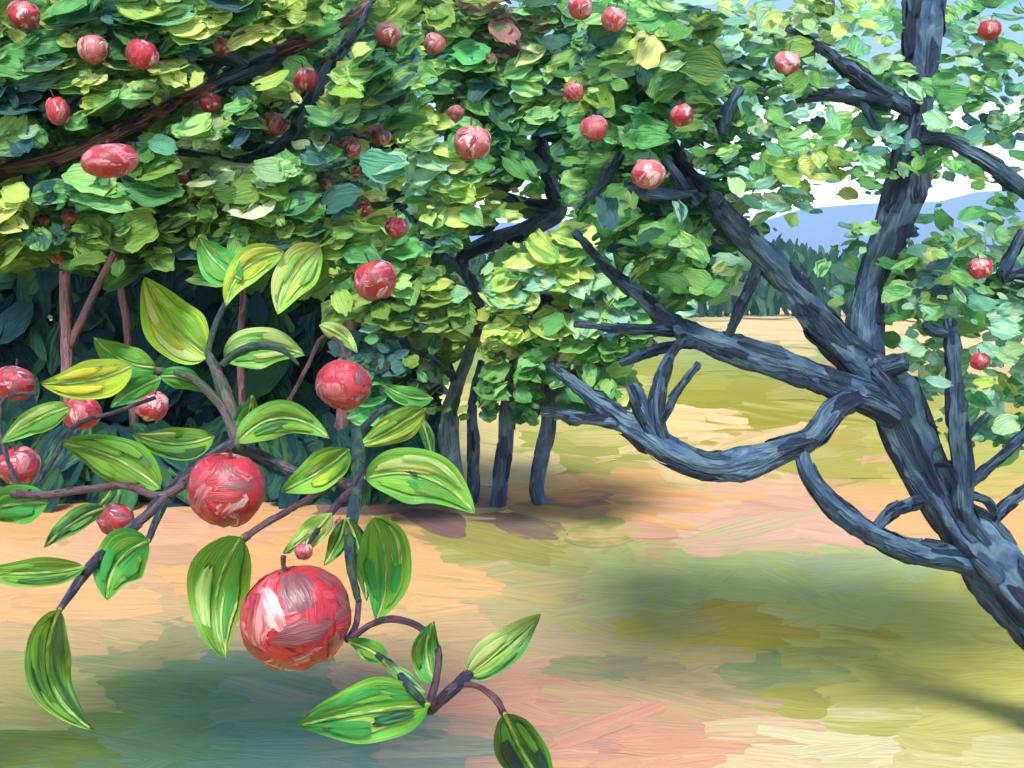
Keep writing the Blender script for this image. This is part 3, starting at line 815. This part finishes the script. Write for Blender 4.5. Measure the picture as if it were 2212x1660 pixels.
BO = P(-700, 900, 1.5)
bough = tag(empty('apple_bough', BO), 'near leafy bough reaching in from the left with big glossy leaves', 'bough')
STEMN = [lin(c, 0.5) for c in ((34, 50, 74), (44, 62, 86), (26, 38, 54))]
STEMB = [lin(c, 0.5) for c in ((104, 82, 86), (86, 74, 80), (70, 60, 72))]
STEMW = [lin(c) for c in ((92, 50, 62), (112, 62, 70), (70, 40, 56))]
STEMG = [lin(c, 0.5) for c in ((52, 92, 60), (40, 74, 58), (84, 124, 64))]
STEMS = [
    ([(-700, 900, 22, .22), (-400, 960, 20, .15), (-120, 1035, 16, .05), (60, 1070, 11, .03), (180, 1058, 10, .02), (270, 1050, 10, .01), (345, 1072, 10, 0), (395, 1048, 13, 0)], STEMB, STEMW),
    ([(128, 1318, 8, 0), (165, 1265, 12, 0), (205, 1215, 15, 0), (260, 1160, 14, 0), (320, 1110, 14, 0), (380, 1052, 16, .01), (440, 1000, 17, .03), (515, 955, 15, .03)], STEMN, STEMB),
    ([(515, 965, 17, .03), (497, 890, 19, .03), (470, 810, 15, .02), (448, 762, 9, .02)], STEMB, STEMG),
    ([(512, 955, 11, .03), (475, 875, 11, .02), (410, 815, 10, .02), (335, 798, 7, .02)], STEMB, STEMG),
    ([(478, 790, 8, .01), (510, 765, 11, 0), (560, 747, 11, -.02), (610, 757, 8, -.025), (645, 788, 3, -.025)], STEMG, STEMN),
    ([(515, 960, 14, .04), (640, 1020, 12, .07), (730, 1040, 12, .05), (768, 1055, 15, .02)], STEMN, STEMB),
    ([(772, 930, 15, .04), (774, 990, 17, .03), (770, 1060, 17, .02), (757, 1150, 16, .01), (757, 1220, 12, 0), (775, 1300, 8, 0)], STEMG, STEMN),
    ([(770, 1070, 14, .02), (790, 1030, 13, 0), (825, 1012, 11, -.02), (870, 1016, 5, -.02), (900, 1026, 2, -.02)], STEMN, STEMB),
    ([(664, 1180, 4, 0), (690, 1140, 8, 0), (730, 1090, 10, .01), (765, 1058, 13, .02)], STEMN, STEMW),
    ([(775, 1295, 8, 0), (770, 1350, 8, .02), (750, 1385, 9, .02), (800, 1350, 9, .01), (850, 1338, 9, 0), (905, 1355, 9, 0), (945, 1400, 9, 0), (942, 1470, 10, .02), (925, 1535, 13, .01), (965, 1500, 15, 0), (1012, 1458, 15, 0)], STEMW, STEMN),
    ([(985, 1480, 8, 0), (1030, 1482, 8, 0), (1070, 1510, 9, 0), (1092, 1550, 9, 0)], STEMW, STEMB),
    ([(815, 1415, 8, -.01), (850, 1445, 11, -.01), (890, 1490, 11, -.01), (925, 1530, 9, 0)], STEMN, STEMG),
    ([(525, 1165, 10, .03), (560, 1140, 9, .03), (610, 1110, 8, .03), (680, 1070, 8, .05), (730, 1040, 8, .05)], STEMB, STEMW),
    ([(320, 1170, 8, 0), (335, 1130, 10, 0), (365, 1070, 11, .01)], STEMN, STEMG),
    ([(742, 775, 5, 0), (738, 745, 5, 0), (715, 728, 5, .01), (690, 735, 5, .02), (660, 800, 5, .05), (600, 900, 6, .07), (520, 960, 7, .06)], STEMW, STEMB),
    ([(60, 1070, 7, .03), (110, 1000, 7, .06), (165, 920, 6, .1), (250, 890, 5, .12), (335, 860, 5, .15)], STEMN, STEMB),
    ([(60, 1070, 6, .04), (30, 1030, 6, .08), (0, 930, 6, .1), (10, 860, 5, .15), (80, 850, 5, .15)], STEMN, STEMB),
    ([(772, 940, 10, .04), (820, 890, 8, .04), (880, 870, 8, .03), (930, 862, 6, .02)], STEMN, STEMG),
    ([(448, 765, 8, .02), (470, 690, 7, .05), (520, 610, 7, .06), (600, 545, 7, .05), (690, 530, 6, .04)], STEMG, STEMN),
]
for spec, a, c in STEMS:
    pp = []
    for x, y, r, dy in spec:
        Yk = YB(y) + dy
        pp.append((P(x, y, Yk), 0.85 * r * Yk / F))
    limb(pp, a, c, seg=10, step=0.006, rough=0.12, strokes=0.35, kn=0.6).build('stem', M_TWIG, bough, BO)

YG, YG2, GR, EM, DG, PG, OGR = (168, 196, 48), (196, 206, 84), (98, 164, 56), (60, 160, 70), (48, 92, 50), (186, 206, 120), (112, 150, 40)
NV, BR = (28, 58, 60), (128, 186, 60)
# base x,y  tip x,y  width  bend  depth offset  left half, right half, stroke colours
BIG = [
    (450, 772, 312, 598, 132, -22, .00, YG, BR, (YG2, (214, 214, 60), PG)),
    (612, 545, 488, 662, 76, 38, .02, BR, YG, (YG2, GR)),
    (692, 532, 600, 680, 98, 18, .02, BR, PG, (YG2, GR)),
    (522, 604, 430, 512, 86, -16, .04, GR, EM, (OGR, BR)),
    (690, 704, 772, 764, 40, -14, .00, PG, GR, (YG2,)),
    (484, 778, 658, 768, 96, -30, .01, PG, GR, ((170, 200, 96), GR)),
    (286, 792, 86, 828, 92, -18, -.01, YG, (150, 176, 50), ((218, 212, 60), PG)),
    (338, 795, 202, 728, 78, -22, .03, GR, OGR, (BR, EM)),
    (348, 818, 238, 882, 50, 8, .03, EM, GR, (BR,)),
    (345, 815, 446, 850, 52, -18, .03, EM, GR, (BR,)),
    (152, 880, 2, 957, 62, 10, .05, GR, BR, (PG, EM)),
    (462, 944, 283, 936, 76, -24, .01, GR, OGR, (DG, PG)),
    (346, 1056, 130, 958, 108, 24, .00, OGR, GR, (DG, BR, (84, 128, 60))),
    (508, 952, 545, 852, 58, 10, .00, EM, GR, (BR,)),
    (512, 958, 712, 948, 84, -62, .01, GR, OGR, (BR, DG)),
    (754, 972, 605, 1062, 86, -10, .01, BR, GR, (OGR, YG)),
    (918, 884, 776, 962, 72, -6, .00, OGR, BR, (YG2, GR)),
    (934, 862, 820, 826, 46, -14, .00, EM, GR, (BR,)),
    (788, 1034, 1026, 1110, 128, -52, -.02, BR, GR, (YG2, EM, PG)),
    (104, 1085, -50, 1112, 92, 10, .03, GR, EM, (OGR, BR)),
    (226, 1096, 95, 1184, 52, 14, .02, DG, GR, (BR,)),
    (182, 1226, -60, 1236, 68, -10, .00, GR, OGR, (DG, BR)),
    (322, 1168, 232, 1298, 122, 34, -.01, GR, EM, (BR, OGR)),
    (130, 1316, 204, 1578, 108, 78, -.01, DG, BR, (NV, EM, YG2, GR)),
    (522, 1160, 488, 1424, 146, 46, -.01, OGR, GR, (PG, BR, EM, PG)),
    (716, 1110, 610, 1196, 58, -8, -.01, PG, BR, (YG,)),
    (806, 1118, 812, 1344, 124, -32, -.02, BR, EM, (PG, (50, 160, 80), OGR)),
    (752, 1120, 792, 1300, 50, -10, .02, DG, OGR, (NV, GR)),
    (940, 1478, 938, 1342, 72, -22, -.01, EM, OGR, ((72, 176, 84), GR)),
    (1006, 1464, 1168, 1326, 88, 4, -.01, PG, EM, ((62, 168, 84), YG2)),
    (928, 1522, 642, 1568, 146, 6, -.02, EM, BR, ((196, 214, 190), YG2, NV, EM)),
    (1090, 1542, 1204, 1726, 112, 14, -.01, DG, GR, (NV, PG, EM)),
    (834, 1430, 752, 1384, 52, 6, .02, GR, EM, (OGR,)),
    (916, 1498, 826, 1424, 40, -4, -.02, (150, 190, 150), GR, ((206, 220, 200),)),
    (748, 1120, 700, 1222, 46, -8, .02, OGR, DG, (GR,)),
    (905, 900, 935, 1000, 30, -6, .03, GR, DG, (EM,)),
    (215, 1090, 250, 1020, 40, 10, .05, DG, GR, (EM,)),
]
for bx, by, tx, ty, wd, bend, dy, ca, cb, extra in BIG:
    Lp = math.hypot(tx - bx, ty - by)
    ux, uy = (tx - bx) / Lp, (ty - by) / Lp
    nxp, nyp = -uy, ux
    mxp, myp = (bx + tx) / 2 + nxp * bend * 1.6, (by + ty) / 2 + nyp * bend * 1.6
    Y0 = YB((by + ty) / 2) + dy
    tilt, fold, wav = rng.uniform(-0.03, 0.03), rng.uniform(0.12, 0.34) * wd / 2 * Y0 / F, rng.uniform(0, 6)

    def S(u, v, off=0.0):
        u = max(0.0, min(1.0, u)); v = max(-0.5, min(0.5, v))
        x = (1 - u) ** 2 * bx + 2 * u * (1 - u) * mxp + u * u * tx
        y = (1 - u) ** 2 * by + 2 * u * (1 - u) * myp + u * u * ty
        dx = 2 * (1 - u) * (mxp - bx) + 2 * u * (tx - mxp)
        dyy = 2 * (1 - u) * (myp - by) + 2 * u * (ty - myp)
        dl = math.hypot(dx, dyy)
        w = wd * (math.sin(math.pi * u ** 0.78) ** 0.80) * (1 - 0.12 * u) if 0 < u < 1 else 0
        w *= 1 + 0.05 * math.sin(11 * u + wav + 3 * v)
        x += -dyy / dl * v * w; y += dx / dl * v * w
        cur = (0.028 * math.sin(math.pi * u) + 0.03 * (u - 0.5) * 2 * tilt / 0.03) * wd / 120
        Yk = Y0 + cur - fold * (abs(v) * 2) ** 1.2 + 0.004 * math.sin(9 * u + wav) * v * 2 - off
        return P(x, y, Yk)

    B = Batch()
    nu, nv = 26, 17
    pts, uvs, k1, k2 = [], [], [], []
    A_, B_ = lin(ca), lin(cb)
    ou, ov = rng.randrange(50), rng.randrange(50)
    for i in range(nu):
        for j in range(nv):
            u, v = i / (nu - 1), j / (nv - 1) - 0.5
            pts.append(S(u, v)); uvs.append((u + ou, v + ov))
            k = max(0, min(1, 0.5 + v * 7))
            k1.append(tuple(a * (1 - k) + b * k for a, b in zip(A_, B_)))
            k2.append(tuple(a * k + b * (1 - k) for a, b in zip(A_, B_)))
    B.grid(pts, uvs, nu, nv, k1, k2)
    ex = [lin(q) for q in extra]
    for q in range(4 + int(wd / 22)):
        cc = rng.choice(ex + [A_, B_])
        u0, v0 = rng.uniform(0.22, 0.75), rng.choice((-1, 1)) * rng.uniform(0.16, 0.30)
        surf_dab(B, S, u0, v0, rng.uniform(-0.06, 0.06), rng.uniform(0.3, 0.55), rng.uniform(0.14, 0.26),
                 0.0012 + 0.0005 * q, vary(cc, 0.08), vary(rng.choice([A_, B_, cc]), 0.08), 13, 6, rag=0.06, ek=0.85)
    lf = B.build('leaf', M_BIGLEAF, bough, BO)
    rr = wd * 0.008 * Y0 / F + 0.0004
    rib = [(S(s, 0, 0.0004), rr * (1.15 - 0.9 * s)) for s in (0, .15, .3, .45, .6, .75, .9, .97)]
    limb(rib, [lin(PG)], [lin(GR)], seg=6, step=0.004, rough=0.05).build('midrib', M_TWIG, lf, BO)

# ------------------------------------------------------------------ apples
RED = [(204, 42, 58), (190, 30, 48), (208, 66, 78), (172, 34, 52)]
ROSE = [(218, 112, 120), (226, 142, 148), (206, 92, 100)]
DUSK = [(146, 84, 88), (128, 56, 66), (150, 100, 98)]
PINK = [(214, 108, 112), (222, 130, 130), (204, 92, 98), (196, 100, 98)]


def apple_mesh(Rm, dabs, kind, seed):
    rng.seed(seed)
    B = Batch()
    base = {'red': RED, 'pink': PINK + RED[:1], 'dull': DUSK + PINK[:1]}[kind]
    mixp = base * 3 + ROSE[:2] + DUSK[:2] * 2 + [(238, 186, 186)]
    if kind == 'pink': mixp += [(246, 216, 214)] * 4 + [(236, 168, 170)] * 3
    if dabs < 50: mixp += ROSE + [(240, 196, 196)] * 2
    wob = rng.uniform(0, 50)

    def S(u, v, off=0.0):
        th = u * 2 * math.pi
        ph = max(0.001, min(math.pi - 0.001, v * math.pi))
        s, c = math.sin(ph), math.cos(ph)
        r = 1.0 - 0.16 * math.exp(-((ph) / 0.34) ** 2) - 0.09 * math.exp(-((math.pi - ph) / 0.28) ** 2)
        r *= 1 + 0.03 * math.cos(5 * th) * max(0, -c) ** 2
        r *= 1 + 0.05 * noise.noise(Vector((s * math.cos(th) * 1.6 + wob, s * math.sin(th) * 1.6, c * 1.6)))
        wid = 1.03 - 0.05 * max(0, -c)
        R_ = Rm * r + off
        return Vector((R_ * wid * s * math.cos(th), R_ * wid * s * math.sin(th), R_ * 0.97 * c))
    nu, nv = 33, 19
    pts = [S(i / (nu - 1), j / (nv - 1)) for i in range(nu) for j in range(nv)]
    uvs = [(j / (nv - 1) + 0.0, i / (nu - 1) * 4) for i in range(nu) for j in range(nv)]
    B.grid(pts, uvs, nu, nv, lin(base[0], 0.52), lin(base[1], 0.52))
    B.f = [tuple(reversed(f)) for f in B.f]
    for k in range(dabs):
        ph = math.acos(rng.uniform(-0.93, 0.93)) / math.pi
        th = rng.random()
        s = max(0.35, math.sin(ph * math.pi))
        n0 = len(B.f)
        vert = rng.random() < 0.7
        surf_dab(B, S, th, ph, (math.pi / 2 if vert else 0) + rng.gauss(0, 0.35), (rng.uniform(0.2, 0.42) if vert else rng.uniform(0.10, 0.2) / s),
                 (rng.uniform(0.07, 0.13) / s if vert else rng.uniform(0.10, 0.16)), Rm * rng.uniform(0.015, 0.045 if dabs > 50 else 0.08),
                 vary(lin(rng.choice(mixp), 0.52), 0.1), vary(lin(rng.choice(mixp), 0.52), 0.1), 7, 4)
        B.f[n0:] = [tuple(reversed(f)) for f in B.f[n0:]]
    return B


state = rng.getstate()
SHARED = {}
for idx, (x, y, r, Y, lb) in enumerate(APPLES):
    Rm = r * Y / F
    kind = 'dull' if 'dull' in lb or 'brownish' in lb else ('pink' if 'pink' in lb or 'coral' in lb else 'red')
    if r > 50:
        me = apple_mesh(1.0, 60, kind, 500 + idx).build('apple', M_APPLE, link=False)
    else:
        key = (kind, idx % 4)
        if key not in SHARED:
            SHARED[key] = apple_mesh(1.0, 34, kind, 100 + idx).build('apple', M_APPLE, link=False)
        me = SHARED[key]
    rng.seed(900 + idx)
    o = bpy.data.objects.new('apple', me)
    COL.objects.link(o)
    o.location = P(x, y, Y)
    sx, sz = 1.0, 1.0
    if r > 70: sz = 1.06
    if 'wide' in lb: sz = 0.7
    if 'narrow' in lb: sx, sz = 0.8, 1.12
    o.scale = (Rm * sx, Rm * sx, Rm * sz)
    o.rotation_euler = (rng.uniform(-0.3, 0.3), rng.uniform(-0.3, 0.3), rng.uniform(0, 6.28))
    tag(o, lb, 'apple', 'apples on the near bough' if Y < 1.6 and r != 56 else 'apples in the tree crowns')
    B = limb([(Vector((0, 0, 0.72)), 0.05), (Vector((0.02, 0.01, 0.95)), 0.045), (Vector((0.04, 0.03, 1.06)), 0.05), (Vector((0.10, 0.07, 1.12 if r > 50 else 1.4)), 0.06)],
             [STEMW[0]], [STEMB[0]], seg=7, step=0.12, rough=0.05)
    B.build('stem', M_TWIG, o)
rng.setstate(state)

# ------------------------------------------------------------------ air
hz = bpy.data.materials.new('haze')
hz.use_nodes = True
ht = hz.node_tree
ht.nodes.clear()
pv = ht.nodes.new('ShaderNodeVolumePrincipled')
pv.inputs['Color'].default_value = (0.40, 0.61, 1.0, 1)
pv.inputs['Density'].default_value = 0.00062
ho = ht.nodes.new('ShaderNodeOutputMaterial')
ht.links.new(pv.outputs['Volume'], ho.inputs['Volume'])
x0, x1, y0, y1, z0, z1 = -4400, 4400, -700, 3000, -4, 360
vs = [(x, y, z) for x in (x0, x1) for y in (y0, y1) for z in (z0, z1)]
fs = [(0, 1, 3, 2), (4, 6, 7, 5), (0, 4, 5, 1), (2, 3, 7, 6), (0, 2, 6, 4), (1, 5, 7, 3)]
me = bpy.data.meshes.new('haze'); me.from_pydata(vs, [], fs); me.update(); me.materials.append(hz)
ho_ = bpy.data.objects.new('haze', me); COL.objects.link(ho_)
tag(ho_, 'thin blue summer haze between the orchard and mountain', 'haze', kind='stuff')
